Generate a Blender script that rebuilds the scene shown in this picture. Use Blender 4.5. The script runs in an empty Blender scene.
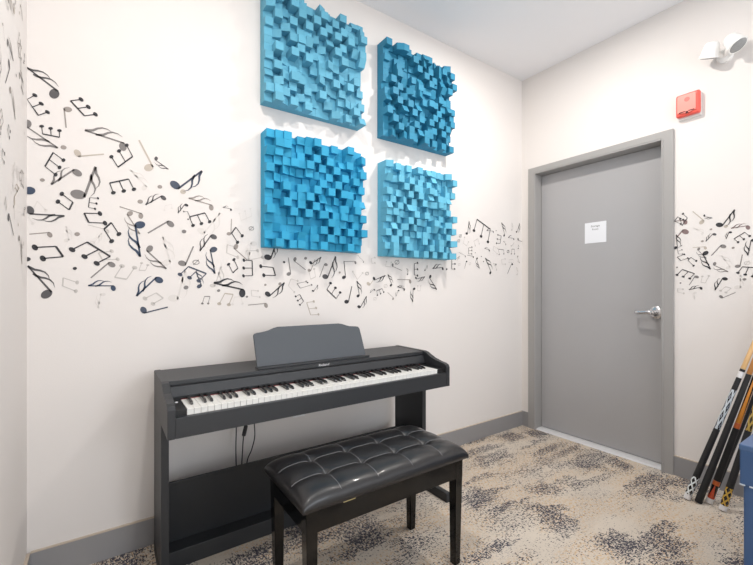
NOTES_BACK = '''
s c -3.1156 1.9626 -3.2064 2.042 0.021
b3 k -3.2044 1.9166 -3.1652 1.8618 -3.1757 1.9398 -3.1369 1.8824 0.0086
b3 k -3.0634 1.9481 -3.0169 1.8973 -3.0281 1.9633 -2.979 1.9131 0.0097
q t -3.0721 1.91 -3.0777 1.8327 0.0143
s g -3.1997 1.8193 -3.1042 1.7441 0.018
b3 k -3.1522 1.7905 -3.0992 1.7887 -3.155 1.8208 -3.0992 1.816 0.0076
d t -3.0859 1.75 0.0099
q w -3.0401 1.7349 -2.9491 1.7487 0.0155
b3 k -3.119 1.7221 -3.1448 1.6607 -3.0863 1.6968 -3.1114 1.6329 0.0081
s g -3.0414 1.6528 -3.1253 1.5901 0.0178
d t -3.153 1.6047 0.008
s g -3.0379 1.5626 -2.979 1.6889 0.0261
d n -3.1917 1.5566 0.0179
b2 k -3.0555 1.5273 -3.0678 1.4943 -3.0915 1.5572 -3.1042 1.5239 0.0093
s c -3.1905 1.4787 -3.0829 1.4679 0.017
b2 L -3.1685 1.5174 -3.1945 1.4493 -3.1419 1.4842 -3.1826 1.4267 0.0064
b3 k -2.9987 1.5541 -3.0033 1.5124 -2.9702 1.5551 -2.9804 1.5083 0.0051
b2 k -3.0178 1.486 -3.0024 1.4482 -2.9632 1.4903 -2.9453 1.4508 0.0103
q l -2.9358 1.4154 -3.0056 1.4378 0.0079
b2 k -2.9229 1.4552 -2.9491 1.424 -2.8949 1.4071 -2.9215 1.3743 0.0104
q t -3.1299 1.3858 -3.1925 1.3836 0.0111
s L -3.0764 1.368 -3.0786 1.4255 0.0093
d t -3.0414 1.3955 0.0095
s L -2.9896 1.3656 -2.9571 1.4079 0.008
b2 k -3.1106 1.3401 -3.0872 1.2988 -3.1757 1.3318 -3.1513 1.2889 0.0123
b3 k -3.0078 1.3644 -2.9263 1.3074 -3.0582 1.3295 -2.9748 1.2755 0.012
d k -3.1977 1.2838 0.0095
s c -3.1398 1.1449 -3.1985 1.2569 0.0205
d k -3.0489 1.2518 0.0072
b2 l -3.0872 1.2118 -3.0893 1.1784 -3.0414 1.1931 -3.0458 1.1564 0.0083
b2 l -2.9688 1.3204 -2.9548 1.2924 -2.9215 1.3315 -2.8997 1.2965 0.0088
q g -2.9215 1.2724 -2.9951 1.2133 0.0147
s n -2.9157 1.1693 -3.0046 1.1793 0.0124
s L -2.9524 1.1423 -2.9697 1.0837 0.0097
b2 l -2.9106 1.217 -2.8664 1.2088 -2.8837 1.2673 -2.8362 1.2617 0.0107
s g -2.8803 1.7956 -3.0156 1.8362 0.0191
b3 k -2.8984 1.7013 -2.8438 1.7585 -2.9226 1.7423 -2.8664 1.8043 0.0089
b3 k -2.9288 1.6266 -2.8589 1.6551 -2.9154 1.5863 -2.8388 1.6124 0.0095
q w -2.7809 1.7202 -2.8194 1.8369 0.0204
s c -2.7517 1.7669 -2.7011 1.7267 0.0093
s L -2.7987 1.6254 -2.8514 1.6948 0.013
s m -2.6732 1.6563 -2.5554 1.7435 0.0234
d t -2.7366 1.6388 0.0098
d w -2.6391 1.6297 0.0127
d t -2.8147 1.5604 0.0108
s c -2.722 1.5894 -2.7935 1.548 0.0127
b2 L -2.7148 1.5544 -2.6872 1.564 -2.7176 1.5324 -2.6872 1.5453 0.0044
s k -2.6246 1.5672 -2.6608 1.525 0.0088
s t -2.5126 1.5689 -2.6147 1.6016 0.0147
b3 k -2.6118 1.5125 -2.5414 1.5394 -2.5954 1.4725 -2.52 1.4978 0.0092
b2 k -2.6205 1.5371 -2.6059 1.5067 -2.6361 1.5354 -2.6176 1.5004 0.0038
q t -2.8122 1.4959 -2.8926 1.5284 0.0129
s t -2.8539 1.5021 -2.8158 1.4145 0.0132
s n -2.8158 1.4553 -2.8142 1.3114 0.0216
q g -2.6928 1.4711 -2.7846 1.4206 0.0176
d g -2.635 1.4403 0.0102
s g -2.7777 1.3497 -2.7093 1.2606 0.0167
s L -2.7093 1.2885 -2.7258 1.4082 0.0191
d L -2.8489 1.4137 0.0083
s L -2.5584 1.4499 -2.4718 1.547 0.0193
q g -2.6431 1.2879 -2.5936 1.3719 0.018
o g -2.5818 1.2953 0.0142
s c -2.5014 1.425 -2.5644 1.3509 0.0162
b2 l -2.8194 1.2502 -2.7935 1.2509 -2.8091 1.2836 -2.7846 1.2754 0.0061
s n -2.7404 1.2075 -2.8286 1.1335 0.0185
b2 l -2.7517 1.148 -2.723 1.1231 -2.7961 1.1223 -2.7645 1.0975 0.0104
q m -2.8018 1.07 -2.7038 1.0812 0.0162
b3 m -2.6159 1.2735 -2.5354 1.2415 -2.6522 1.2345 -2.5699 1.2052 0.011
s L -2.6805 1.1225 -2.6304 1.2616 0.0222
d g -2.6264 1.1727 0.0108
s m -2.5672 1.1791 -2.5822 1.2486 0.0122
b2 g -2.5443 1.1289 -2.5186 1.1287 -2.554 1.0946 -2.5266 1.094 0.0059
e k -2.4184 1.5685 -2.4578 1.5767 0.006
b3 L -2.3673 1.5187 -2.3126 1.5471 -2.376 1.5541 -2.3196 1.586 0.0056
o g -2.3147 1.4829 0.0125
q t -2.4282 1.446 -2.4158 1.5228 0.0115
b2 k -2.4151 1.4504 -2.394 1.4821 -2.3854 1.405 -2.3619 1.4403 0.0096
d g -2.635 1.4403 0.0102
s m -2.5018 1.3615 -2.4949 1.2422 0.0179
b2 l -2.4364 1.3901 -2.4396 1.3482 -2.3905 1.3794 -2.3838 1.3286 0.0096
q t -2.3938 1.3826 -2.3365 1.3169 0.0145
s L -2.302 1.4042 -2.3297 1.3172 0.0166
b2 l -2.34 1.3651 -2.3228 1.3175 -2.2809 1.3684 -2.256 1.3344 0.0099
b2 k -2.3838 1.2726 -2.409 1.2481 -2.4037 1.3161 -2.4299 1.2908 0.0088
b3 k -2.311 1.3145 -2.3089 1.2358 -2.3536 1.3148 -2.3556 1.2335 0.0089
b2 k -2.1979 1.2817 -2.1846 1.2382 -2.2653 1.2867 -2.2489 1.2391 0.0106
s l -2.5062 1.1826 -2.4665 1.2781 0.0127
s k -2.3617 1.1441 -2.5012 1.1958 0.0218
d g -2.478 1.1575 0.008
d g -2.3379 1.1253 0.0062
b2 l -2.3159 1.1591 -2.3124 1.1285 -2.2795 1.1555 -2.2703 1.1224 0.0056
b2 w -2.448 1.1433 -2.407 1.1376 -2.4748 1.0916 -2.4286 1.0859 0.0101
b2 L -2.4004 1.124 -2.3671 1.127 -2.4103 1.0868 -2.3603 1.0891 0.0069
q t -2.2366 1.0772 -2.3317 1.0816 0.0132
s k -2.2272 1.3357 -2.1793 1.4173 0.0202
s k -2.2272 1.1383 -2.1341 1.2011 0.0168
d t -2.2402 1.1874 0.0071
d t -2.1591 1.1936 0.0094
d k -2.1356 1.3129 0.0066
d g -2.1363 1.3138 0.0066
q g -2.1087 1.2487 -2.111 1.3391 0.0132
q g -2.0719 1.3319 -2.0078 1.2743 0.0121
d g -2.0078 1.3399 0.0091
s k -1.9765 1.3162 -1.91 1.352 0.0108
q t -1.9848 1.2726 -1.9498 1.3348 0.0107
b2 l -1.9765 1.2211 -1.9456 1.2353 -1.9873 1.2687 -1.954 1.2811 0.0077
q g -1.8789 1.3082 -1.9202 1.2334 0.0116
s c -1.8833 1.2379 -1.8153 1.3603 0.019
d t -1.7864 1.2644 0.0072
q k -1.758 1.2361 -1.758 1.3349 0.0136
q g -1.6762 1.3276 -1.7562 1.331 0.0096
b2 l -1.6905 1.2642 -1.6618 1.2238 -1.6953 1.2722 -1.6228 1.2657 0.0066
q g -1.6179 1.3339 -1.6618 1.3757 0.0049
o g -1.5911 1.2623 0.0125
q w -1.5801 1.1981 -1.5325 1.234 0.0144
b2 l -2.111 1.1825 -2.0954 1.2217 -2.0759 1.1478 -2.0561 1.211 0.0067
b2 g -2.0601 1.1961 -2.0401 1.17 -2.0037 1.2079 -1.9707 1.1892 0.0061
e k -1.9624 1.1548 -1.9313 1.1894 0.0069
b3 k -1.8728 1.1624 -1.8108 1.1084 -1.8483 1.2001 -1.7837 1.1447 0.0096
q k -1.7395 1.0881 -1.7019 1.1826 0.0155
s k -1.657 1.1227 -1.6666 1.2155 0.0115
s k -1.6502 1.0551 -1.5951 1.1204 0.0125
b3 k -2.0441 1.1349 -2.02 1.0948 -2.068 1.1239 -2.0425 1.0765 0.006
b3 w -2.0012 1.0884 -1.9765 1.0164 -1.9566 1.0936 -1.927 1.0184 0.0077
d k -1.9955 1.2019 0.0045
e k -1.5345 1.1603 -1.568 1.1411 0.0059
b2 l -1.5579 1.3598 -1.5529 1.3263 -1.5304 1.3652 -1.5304 1.3314 0.0068
s k -1.5376 1.2314 -1.449 1.2542 0.0121
s k -1.4038 1.1898 -1.4297 1.2598 0.0104
q g -1.3897 1.3235 -1.3119 1.2889 0.0107
o g -1.3534 1.3424 0.0176
b2 l -1.449 1.3129 -1.406 1.3099 -1.4383 1.3435 -1.4006 1.3406 0.0061
e k -1.264 1.265 -1.2721 1.3052 0.0063
b3 k -1.2044 1.339 -1.2044 1.2617 -1.1759 1.3446 -1.1759 1.2577 0.0082
e k -1.1091 1.2961 -1.0869 1.3321 0.0056
s k -0.937 1.3122 -1.0367 1.3093 0.0113
d k -0.8971 1.3095 0.0077
b3 k -0.8456 1.3863 -0.8456 1.311 -0.8084 1.3879 -0.8153 1.3138 0.0079
q t -1.2408 1.2159 -1.3511 1.2279 0.0141
s k -1.1902 1.241 -1.1079 1.2516 0.0093
s k -1.0581 1.2525 -0.9945 1.1615 0.0133
b2 l -1.1759 1.1525 -1.1482 1.1524 -1.1723 1.1864 -1.1458 1.1865 0.0055
o l -1.4458 1.1852 0.0138
s k -1.2926 1.1618 -1.3511 1.1795 0.0088
s k -1.2056 1.1662 -1.2174 1.0756 0.0109
b3 k -1.517 1.1535 -1.4754 1.168 -1.5119 1.1255 -1.4617 1.1448 0.006
q t -1.3864 1.1007 -1.4308 1.1429 0.0087
o l -1.5304 1.1028 0.0119
e k -1.34 1.1548 -1.3622 1.1153 0.0062
s k -0.687 1.5864 -0.6621 1.6816 0.0122
b3 k -0.571 1.706 -0.4145 1.6421 -0.6057 1.6154 -0.4433 1.5394 0.0148
e k -0.3788 1.6238 -0.4592 1.6277 0.0074
d g -0.3427 1.6375 0.0054
b3 k -0.2792 1.5994 -0.2927 1.5366 -0.3211 1.6048 -0.3377 1.5358 0.0075
s k -0.2418 1.6056 -0.2758 1.7084 0.0109
e k -0.1139 1.5841 -0.1899 1.593 0.0077
s k -0.0779 1.6486 -0.0359 1.7257 0.0091
s l -0.1407 1.6601 -0.1407 1.7214 0.0089
q k 0.0273 1.6343 0.0803 1.6096 0.0081
q k -0.0561 1.5882 0.0613 1.5644 0.0104
o g -0.7545 1.563 0.0129
o g -0.7729 1.5249 0.0129
b2 l -0.7231 1.5104 -0.687 1.4926 -0.7087 1.5565 -0.6651 1.5243 0.0061
b2 l -0.6057 1.5335 -0.5603 1.5572 -0.5907 1.4985 -0.545 1.5169 0.0062
b3 g -0.6651 1.4787 -0.668 1.433 -0.6281 1.486 -0.6311 1.4349 0.0071
q g -0.7015 1.4112 -0.7729 1.4396 0.0069
q k -0.6132 1.4102 -0.6797 1.4223 0.0071
e k -0.4273 1.4716 -0.4829 1.4843 0.0084
b2 l -0.3707 1.5122 -0.3788 1.4797 -0.3211 1.4937 -0.3295 1.4501 0.0065
b2 g -0.3128 1.4888 -0.2452 1.4872 -0.3044 1.446 -0.2452 1.4544 0.0077
b2 g -0.1407 1.4986 -0.105 1.5007 -0.146 1.4594 -0.105 1.4615 0.0078
o k -0.1899 1.4759 0.0144
e g -0.2194 1.5326 -0.2537 1.5577 0.0066
q g -0.1495 1.5259 -0.105 1.559 0.0056
e k -0.0542 1.5092 -0.0542 1.5431 0.0057
q k -0.687 1.3735 -0.7087 1.3205 0.008
s k -0.571 1.4018 -0.5419 1.3254 0.0093
s k -0.4145 1.2941 -0.475 1.4092 0.0136
d k -0.4954 1.3811 0.0052
d g -0.346 1.3634 0.0086
d k -0.5219 1.4196 0.0042
d g -0.5907 1.4451 0.0041
q k -0.1353 1.373 -0.1986 1.2914 0.011
b2 l -0.2741 1.4072 -0.269 1.3682 -0.228 1.4136 -0.2246 1.3698 0.0077
s l -0.3377 1.3206 -0.3788 1.3729 0.0085
b3 l -0.1759 1.4081 -0.1229 1.4137 -0.1759 1.3859 -0.1229 1.388 0.0056
e t -0.0597 1.4412 -0.0322 1.3857 0.0091
s l -0.0688 1.2886 -0.0779 1.3503 0.009
o l -0.7658 1.3486 0.0119
o l -0.6503 1.3577 0.0122
s g -0.8079 1.3914 -0.7588 1.4135 0.006
'''
NOTES_RIGHT = '''
q r 1.1542 1.5777 1.0974 1.5909 0.015
b2 k 1.1651 1.6019 1.1378 1.5578 1.1427 1.6311 1.1285 1.6021 0.0067
b2 k 1.0986 1.5908 1.1161 1.6166 1.1316 1.5697 1.1439 1.594 0.0059
q w 1.2356 1.5663 1.1919 1.6379 0.0146
s k 1.2481 1.6038 1.2863 1.5839 0.0063
s k 1.318 1.5388 1.385 1.6168 0.017
s r 1.4415 1.5076 1.3695 1.5121 0.0123
d t 1.2796 1.5178 0.0064
d w 1.3469 1.5267 0.0096
d t 1.2385 1.4514 0.0072
s L 1.2385 1.4979 1.1949 1.5357 0.0087
s c 1.2956 1.4864 1.2555 1.4483 0.0093
s k 1.3669 1.4899 1.3485 1.4542 0.0076
b3 k 1.3824 1.4506 1.4281 1.4826 1.4004 1.4298 1.4488 1.4589 0.0066
q r 1.1542 1.5188 1.1099 1.4867 0.0195
s k 1.1036 1.4236 1.108 1.5056 0.012
q g 1.3352 1.412 1.2807 1.3625 0.0141
d t 1.3788 1.3999 0.0068
b3 g 1.113 1.4179 1.1192 1.3838 1.1347 1.4346 1.1408 1.3823 0.0044
b2 k 1.113 1.3656 1.1316 1.3421 1.15 1.3794 1.1681 1.3546 0.0059
b2 k 1.183 1.3587 1.1681 1.3414 1.2096 1.3353 1.1961 1.307 0.0065
q w 1.2527 1.4097 1.1919 1.4171 0.0095
s g 1.2212 1.4066 1.2583 1.3488 0.0085
s k 1.2538 1.379 1.2779 1.2819 0.0155
s g 1.2962 1.3134 1.3574 1.2656 0.0103
s L 1.3564 1.2876 1.3271 1.3582 0.0111
q g 1.3978 1.2939 1.4181 1.3586 0.0121
o l 1.438 1.3106 0.012
s k 1.4635 1.4345 1.4415 1.3516 0.0106
b3 k 1.4181 1.2902 1.4698 1.2826 1.3993 1.2566 1.4611 1.2354 0.0079
b3 k 1.1396 1.286 1.2008 1.2582 1.1118 1.2535 1.1771 1.2297 0.008
q g 1.2113 1.2383 1.1741 1.1895 0.011
s k 1.2327 1.1696 1.1729 1.1602 0.0088
d g 1.1118 1.3006 0.0052
d k 1.1298 1.2025 0.0045
b2 l 1.2316 1.2055 1.2527 1.201 1.2385 1.2412 1.2696 1.2433 0.0064
b2 l 1.1143 1.1675 1.1161 1.1451 1.1427 1.1638 1.1469 1.138 0.0059
s L 1.2037 1.1421 1.2025 1.1023 0.0087
s k 1.3432 1.224 1.2984 1.1584 0.0126
b2 l 1.3458 1.1792 1.3705 1.1695 1.3234 1.1557 1.3469 1.1454 0.0069
q g 1.3255 1.1203 1.3891 1.1457 0.0102
s L 1.3978 1.1755 1.4105 1.2448 0.0148
d g 1.4271 1.2196 0.008
'''
import bpy, bmesh, math, random
from mathutils import Vector, Matrix
C = bpy.context.scene.collection
random.seed(7)
XL, YR, H = -3.2, -5.2, 2.949          # left wall x, rear wall y, ceiling height

# ---------------------------------------------------------------- helpers
def tag(o, label=None, cat=None, group=None, kind=None):
    if label: o['label'] = label
    if cat: o['category'] = cat
    if group: o['group'] = group
    if kind: o['kind'] = kind
    return o
def empty(name, loc, label, cat, group=None, rot=None):
    o = bpy.data.objects.new(name, None); C.objects.link(o); o.location = loc
    if rot is not None: o.rotation_euler = rot
    o.empty_display_size = .05
    return tag(o, label, cat, group)
def obj(name, bm, mats, parent=None, smooth=False, recalc=True):
    if recalc and bm.faces: bmesh.ops.recalc_face_normals(bm, faces=bm.faces)
    me = bpy.data.meshes.new(name); bm.to_mesh(me); bm.free()
    for m in (mats if isinstance(mats, (list, tuple)) else [mats]): me.materials.append(m)
    if smooth:
        for p in me.polygons: p.use_smooth = True
    o = bpy.data.objects.new(name, me); C.objects.link(o)
    if parent: o.parent = parent
    return o
def B(): return bmesh.new()
def box(bm, x0, x1, y0, y1, z0, z1, bev=0, seg=2):
    r = bmesh.ops.create_cube(bm, size=1)
    M = Matrix.Translation(((x0+x1)/2, (y0+y1)/2, (z0+z1)/2)) @ Matrix.Diagonal((abs(x1-x0), abs(y1-y0), abs(z1-z0), 1))
    bmesh.ops.transform(bm, matrix=M, verts=r['verts'])
    if bev:
        es = list({e for v in r['verts'] for e in v.link_edges})
        bmesh.ops.bevel(bm, geom=es, offset=bev, segments=seg, affect='EDGES', profile=.6)
    return bm
def prism(bm, poly, a0, a1, axis='x', bev=0):
    """extrude polygon; axis x: poly is (y,z); axis y: poly is (x,z); axis z: poly is (x,y)"""
    def P(p, a): return {'x': (a, p[0], p[1]), 'y': (p[0], a, p[1]), 'z': (p[0], p[1], a)}[axis]
    v0 = [bm.verts.new(P(p, a0)) for p in poly]; v1 = [bm.verts.new(P(p, a1)) for p in poly]
    n = len(poly)
    f = [bm.faces.new(v0), bm.faces.new(v1[::-1])]
    for i in range(n): f.append(bm.faces.new((v0[i], v1[i], v1[(i+1) % n], v0[(i+1) % n])))
    if bev:
        es = list({e for ff in f[:2] for e in ff.edges})
        bmesh.ops.bevel(bm, geom=es, offset=bev, segments=2, affect='EDGES')
    return bm
def cyl(bm, p0, p1, r0, r1=None, seg=24, caps=True):
    r1 = r0 if r1 is None else r1
    p0 = Vector(p0); p1 = Vector(p1); d = p1-p0
    q = d.to_track_quat('Z', 'Y').to_matrix().to_4x4()
    r = bmesh.ops.create_cone(bm, cap_ends=caps, segments=seg, radius1=r0, radius2=r1, depth=d.length)
    bmesh.ops.transform(bm, matrix=Matrix.Translation((p0+p1)/2) @ q, verts=r['verts'])
    return bm
def lathe(bm, prof, p0, d, seg=28):
    """prof: list of (s along axis, radius)"""
    d = Vector(d).normalized(); p0 = Vector(p0)
    q = d.to_track_quat('Z', 'Y').to_matrix()
    rings = []
    for s, r in prof:
        rings.append([bm.verts.new(p0 + d*s + q @ Vector((r*math.cos(2*math.pi*k/seg), r*math.sin(2*math.pi*k/seg), 0))) for k in range(seg)])
    for a, b in zip(rings, rings[1:]):
        for k in range(seg): bm.faces.new((a[k], a[(k+1) % seg], b[(k+1) % seg], b[k]))
    bm.faces.new(rings[0][::-1]); bm.faces.new(rings[-1])
    return bm
def tube(bm, pts, r, seg=10):
    pts = [Vector(p) for p in pts]; rings = []
    for i, p in enumerate(pts):
        d = (pts[min(i+1, len(pts)-1)] - pts[max(i-1, 0)]).normalized()
        q = d.to_track_quat('Z', 'Y').to_matrix()
        rings.append([bm.verts.new(p + q @ Vector((r*math.cos(2*math.pi*k/seg), r*math.sin(2*math.pi*k/seg), 0))) for k in range(seg)])
    for a, b in zip(rings, rings[1:]):
        for k in range(seg): bm.faces.new((a[k], a[(k+1) % seg], b[(k+1) % seg], b[k]))
    bm.faces.new(rings[0][::-1]); bm.faces.new(rings[-1])
    return bm
def smooth_pts(pts, n=8):
    out = []
    P = [Vector(p) for p in pts]
    for i in range(len(P)-1):
        a, b, c, d = P[max(i-1, 0)], P[i], P[i+1], P[min(i+2, len(P)-1)]
        for k in range(n):
            t = k/n
            out.append(.5*((2*b)+(c-a)*t+(2*a-5*b+4*c-d)*t*t+(3*b-a-3*c+d)*t**3))
    out.append(P[-1]); return out
def auto_smooth(o, deg=35):
    me = o.data
    for p in me.polygons: p.use_smooth = True
    me.set_sharp_from_angle(angle=math.radians(deg))
    return o

# ---------------------------------------------------------------- materials
def s2l(c): return tuple((x/255/12.92 if x/255 <= .04045 else ((x/255+.055)/1.055)**2.4) for x in c)
def mat(name, rgb, rough=.5, metal=0, bump=0, bscale=200, var=0, vscale=8, spec=.5, coat=0, srgb=True, alpha=1):
    m = bpy.data.materials.new(name); m.use_nodes = True
    nt = m.node_tree; b = nt.nodes['Principled BSDF']
    col = s2l(rgb) if srgb else rgb
    b.inputs['Base Color'].default_value = (*col, 1); b.inputs['Roughness'].default_value = rough
    b.inputs['Metallic'].default_value = metal; b.inputs['Specular IOR Level'].default_value = spec
    b.inputs['Coat Weight'].default_value = coat; b.inputs['Coat Roughness'].default_value = .05
    tc = nt.nodes.new('ShaderNodeTexCoord')
    if var:
        n = nt.nodes.new('ShaderNodeTexNoise'); n.inputs['Scale'].default_value = vscale; n.inputs['Detail'].default_value = 4
        nt.links.new(tc.outputs['Object'], n.inputs['Vector'])
        mx = nt.nodes.new('ShaderNodeMix'); mx.data_type = 'RGBA'
        mx.inputs[6].default_value = (*[c*(1-var) for c in col], 1); mx.inputs[7].default_value = (*[min(1, c*(1+var)) for c in col], 1)
        nt.links.new(n.outputs['Fac'], mx.inputs[0]); nt.links.new(mx.outputs[2], b.inputs['Base Color'])
    if bump:
        n = nt.nodes.new('ShaderNodeTexNoise'); n.inputs['Scale'].default_value = bscale; n.inputs['Detail'].default_value = 3
        nt.links.new(tc.outputs['Object'], n.inputs['Vector'])
        bp = nt.nodes.new('ShaderNodeBump'); bp.inputs['Strength'].default_value = bump; bp.inputs['Distance'].default_value = .002
        nt.links.new(n.outputs['Fac'], bp.inputs['Height']); nt.links.new(bp.outputs[0], b.inputs['Normal'])
    return m

def carpet_mat():
    m = bpy.data.materials.new('carpet'); m.use_nodes = True
    nt = m.node_tree; N = nt.nodes.new; L = nt.links.new; b = nt.nodes['Principled BSDF']
    b.inputs['Roughness'].default_value = .95; b.inputs['Specular IOR Level'].default_value = .1
    geo = N('ShaderNodeNewGeometry')
    def mapped(sx, sy, off=(0, 0, 0)):
        mp = N('ShaderNodeMapping'); mp.inputs['Scale'].default_value = (sx, sy, 1); mp.inputs['Location'].default_value = off
        L(geo.outputs['Position'], mp.inputs['Vector']); return mp.outputs[0]
    def noise(v, scale=1, detail=2, rough=.5, dist=0):
        n = N('ShaderNodeTexNoise'); n.inputs['Scale'].default_value = scale; n.inputs['Detail'].default_value = detail
        n.inputs['Roughness'].default_value = rough; n.inputs['Distortion'].default_value = dist
        L(v, n.inputs['Vector']); return n.outputs['Fac']
    def ramp(f, a, bb, lo=0., hi=1.):
        r = N('ShaderNodeMapRange'); r.inputs[1].default_value = a; r.inputs[2].default_value = bb
        r.inputs[3].default_value = lo; r.inputs[4].default_value = hi
        L(f, r.inputs[0]); return r.outputs[0]
    def mth(op, a, bb):
        x = N('ShaderNodeMath'); x.operation = op
        for i, k in enumerate((a, bb)):
            if isinstance(k, (int, float)): x.inputs[i].default_value = k
            else: L(k, x.inputs[i])
        return x.outputs[0]
    def mix(f, a, bb):
        x = N('ShaderNodeMix'); x.data_type = 'RGBA'
        L(f, x.inputs[0])
        for i, k in ((6, a), (7, bb)):
            if isinstance(k, tuple): x.inputs[i].default_value = (*s2l(k), 1)
            else: L(k, x.inputs[i])
        return x.outputs[2]
    # broad worn patches (square-ish) and long streaks running along the back wall
    wob = N('ShaderNodeTexNoise'); wob.inputs['Scale'].default_value = 22; wob.inputs['Detail'].default_value = 3; L(geo.outputs['Position'], wob.inputs['Vector'])
    vs_ = N('ShaderNodeVectorMath'); vs_.operation = 'SUBTRACT'; L(wob.outputs['Color'], vs_.inputs[0]); vs_.inputs[1].default_value = (.5, .5, .5)
    vm = N('ShaderNodeVectorMath'); vm.operation = 'MULTIPLY'; L(vs_.outputs[0], vm.inputs[0]); vm.inputs[1].default_value = (.13, .09, 0)
    va = N('ShaderNodeVectorMath'); va.operation = 'ADD'; L(geo.outputs['Position'], va.inputs[0]); L(vm.outputs[0], va.inputs[1])
    def cells(sx, sy, off, a, bb, hi):
        mp = N('ShaderNodeMapping'); mp.inputs['Scale'].default_value = (sx, sy, 0); mp.inputs['Location'].default_value = off
        L(va.outputs[0], mp.inputs['Vector'])
        v = N('ShaderNodeTexVoronoi'); v.distance = 'CHEBYCHEV'; v.inputs['Scale'].default_value = 1; v.inputs['Randomness'].default_value = .85
        L(mp.outputs[0], v.inputs['Vector']); sp = N('ShaderNodeSeparateColor'); L(v.outputs['Color'], sp.inputs[0])
        fade = ramp(v.outputs['Distance'], .25, .62, 1, .25)
        return mth('MULTIPLY', ramp(sp.outputs[0], a, bb, 0, hi), fade)
    patch = cells(4.3, 5.2, (3.1, 1.7, 0), .30, .60, 1.1)
    streak = cells(2.3, 13, (7.3, 2.9, 0), .36, .66, 1.0)
    dens = mth('MAXIMUM', patch, streak)
    dens = mth('ADD', dens, ramp(noise(mapped(8, 14, (1, 9, 0)), 1, 2, .5), .3, .7, -.14, .20))
    # short yarn dashes in both weave directions
    d1 = noise(mapped(55, 165), 1, 1, .5)
    d2 = noise(mapped(165, 55, (5, 5, 0)), 1, 1, .5)
    dash = mth('MAXIMUM', d1, d2)
    thr = mth('SUBTRACT', .70, mth('MULTIPLY', dens, .19))
    dark = N('ShaderNodeMapRange'); L(dash, dark.inputs[0]); L(thr, dark.inputs[1]); L(mth('ADD', thr, .06), dark.inputs[2])
    # ochre and grey flecks
    oc_mask = ramp(noise(mapped(2.6, 5.5, (11, 4, 0)), 1, 2), .40, .55, 0, .95)
    oc = ramp(noise(mapped(120, 70, (2, 3, 0)), 1, 2, .6), .50, .60)
    gr_mask = ramp(noise(mapped(2.2, 6.5, (21, 14, 0)), 1, 2), .45, .65, 0, .8)
    gr = ramp(noise(mapped(90, 210, (8, 3, 0)), 1, 2, .6), .5, .66)
    base = mix(noise(mapped(4, 7), 1, 3), (198, 188, 175), (220, 210, 197))
    base = mix(ramp(noise(mapped(260, 260), 1, 1), .3, .75, 0, .5), base, (188, 174, 156))
    c1 = mix(mth('MULTIPLY', oc, oc_mask), base, (200, 170, 134))
    c2 = mix(mth('MULTIPLY', gr, gr_mask), c1, (156, 151, 148))
    c3 = mix(mth('MULTIPLY', dark.outputs[0], .95), c2, (58, 60, 74))
    L(c3, b.inputs['Base Color'])
    bp = N('ShaderNodeBump'); bp.inputs['Strength'].default_value = .5; bp.inputs['Distance'].default_value = .003
    L(noise(mapped(300, 300), 1, 2), bp.inputs['Height']); L(bp.outputs[0], b.inputs['Normal'])
    return m

def inlay_mat(name, dark, light, scale=(60, 14), thr=.12, third=None, rough=.25):
    """pool cue inlay: repeating crossed diamonds around and along the cue (generated in object space)"""
    m = bpy.data.materials.new(name); m.use_nodes = True
    nt = m.node_tree; N = nt.nodes.new; L = nt.links.new; b = nt.nodes['Principled BSDF']
    b.inputs['Roughness'].default_value = rough; b.inputs['Coat Weight'].default_value = .6
    tc = N('ShaderNodeTexCoord'); sep = N('ShaderNodeSeparateXYZ'); L(tc.outputs['Object'], sep.inputs[0])
    def mth(op, a, bb=None):
        x = N('ShaderNodeMath'); x.operation = op
        for i, k in enumerate((a, bb)):
            if k is None: continue
            if isinstance(k, (int, float)): x.inputs[i].default_value = k
            else: L(k, x.inputs[i])
        return x.outputs[0]
    ang = mth('ARCTAN2', sep.outputs[1], sep.outputs[0])
    u = mth('MULTIPLY', ang, 4/(2*math.pi)); v = mth('MULTIPLY', sep.outputs[2], scale[1])
    p = mth('ABSOLUTE', mth('SUBTRACT', mth('FRACT', mth('ADD', u, v)), .5))
    q = mth('ABSOLUTE', mth('SUBTRACT', mth('FRACT', mth('SUBTRACT', u, v)), .5))
    mn = mth('MINIMUM', p, q)
    f = mth('LESS_THAN', mn, thr)
    x = N('ShaderNodeMix'); x.data_type = 'RGBA'; L(f, x.inputs[0])
    x.inputs[6].default_value = (*s2l(dark), 1); x.inputs[7].default_value = (*s2l(light), 1)
    out = x.outputs[2]
    if third:
        g = mth('GREATER_THAN', mth('ADD', p, q), .82)
        y = N('ShaderNodeMix'); y.data_type = 'RGBA'; L(g, y.inputs[0]); L(out, y.inputs[6]); y.inputs[7].default_value = (*s2l(third), 1)
        out = y.outputs[2]
    L(out, b.inputs['Base Color']); return m

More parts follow.
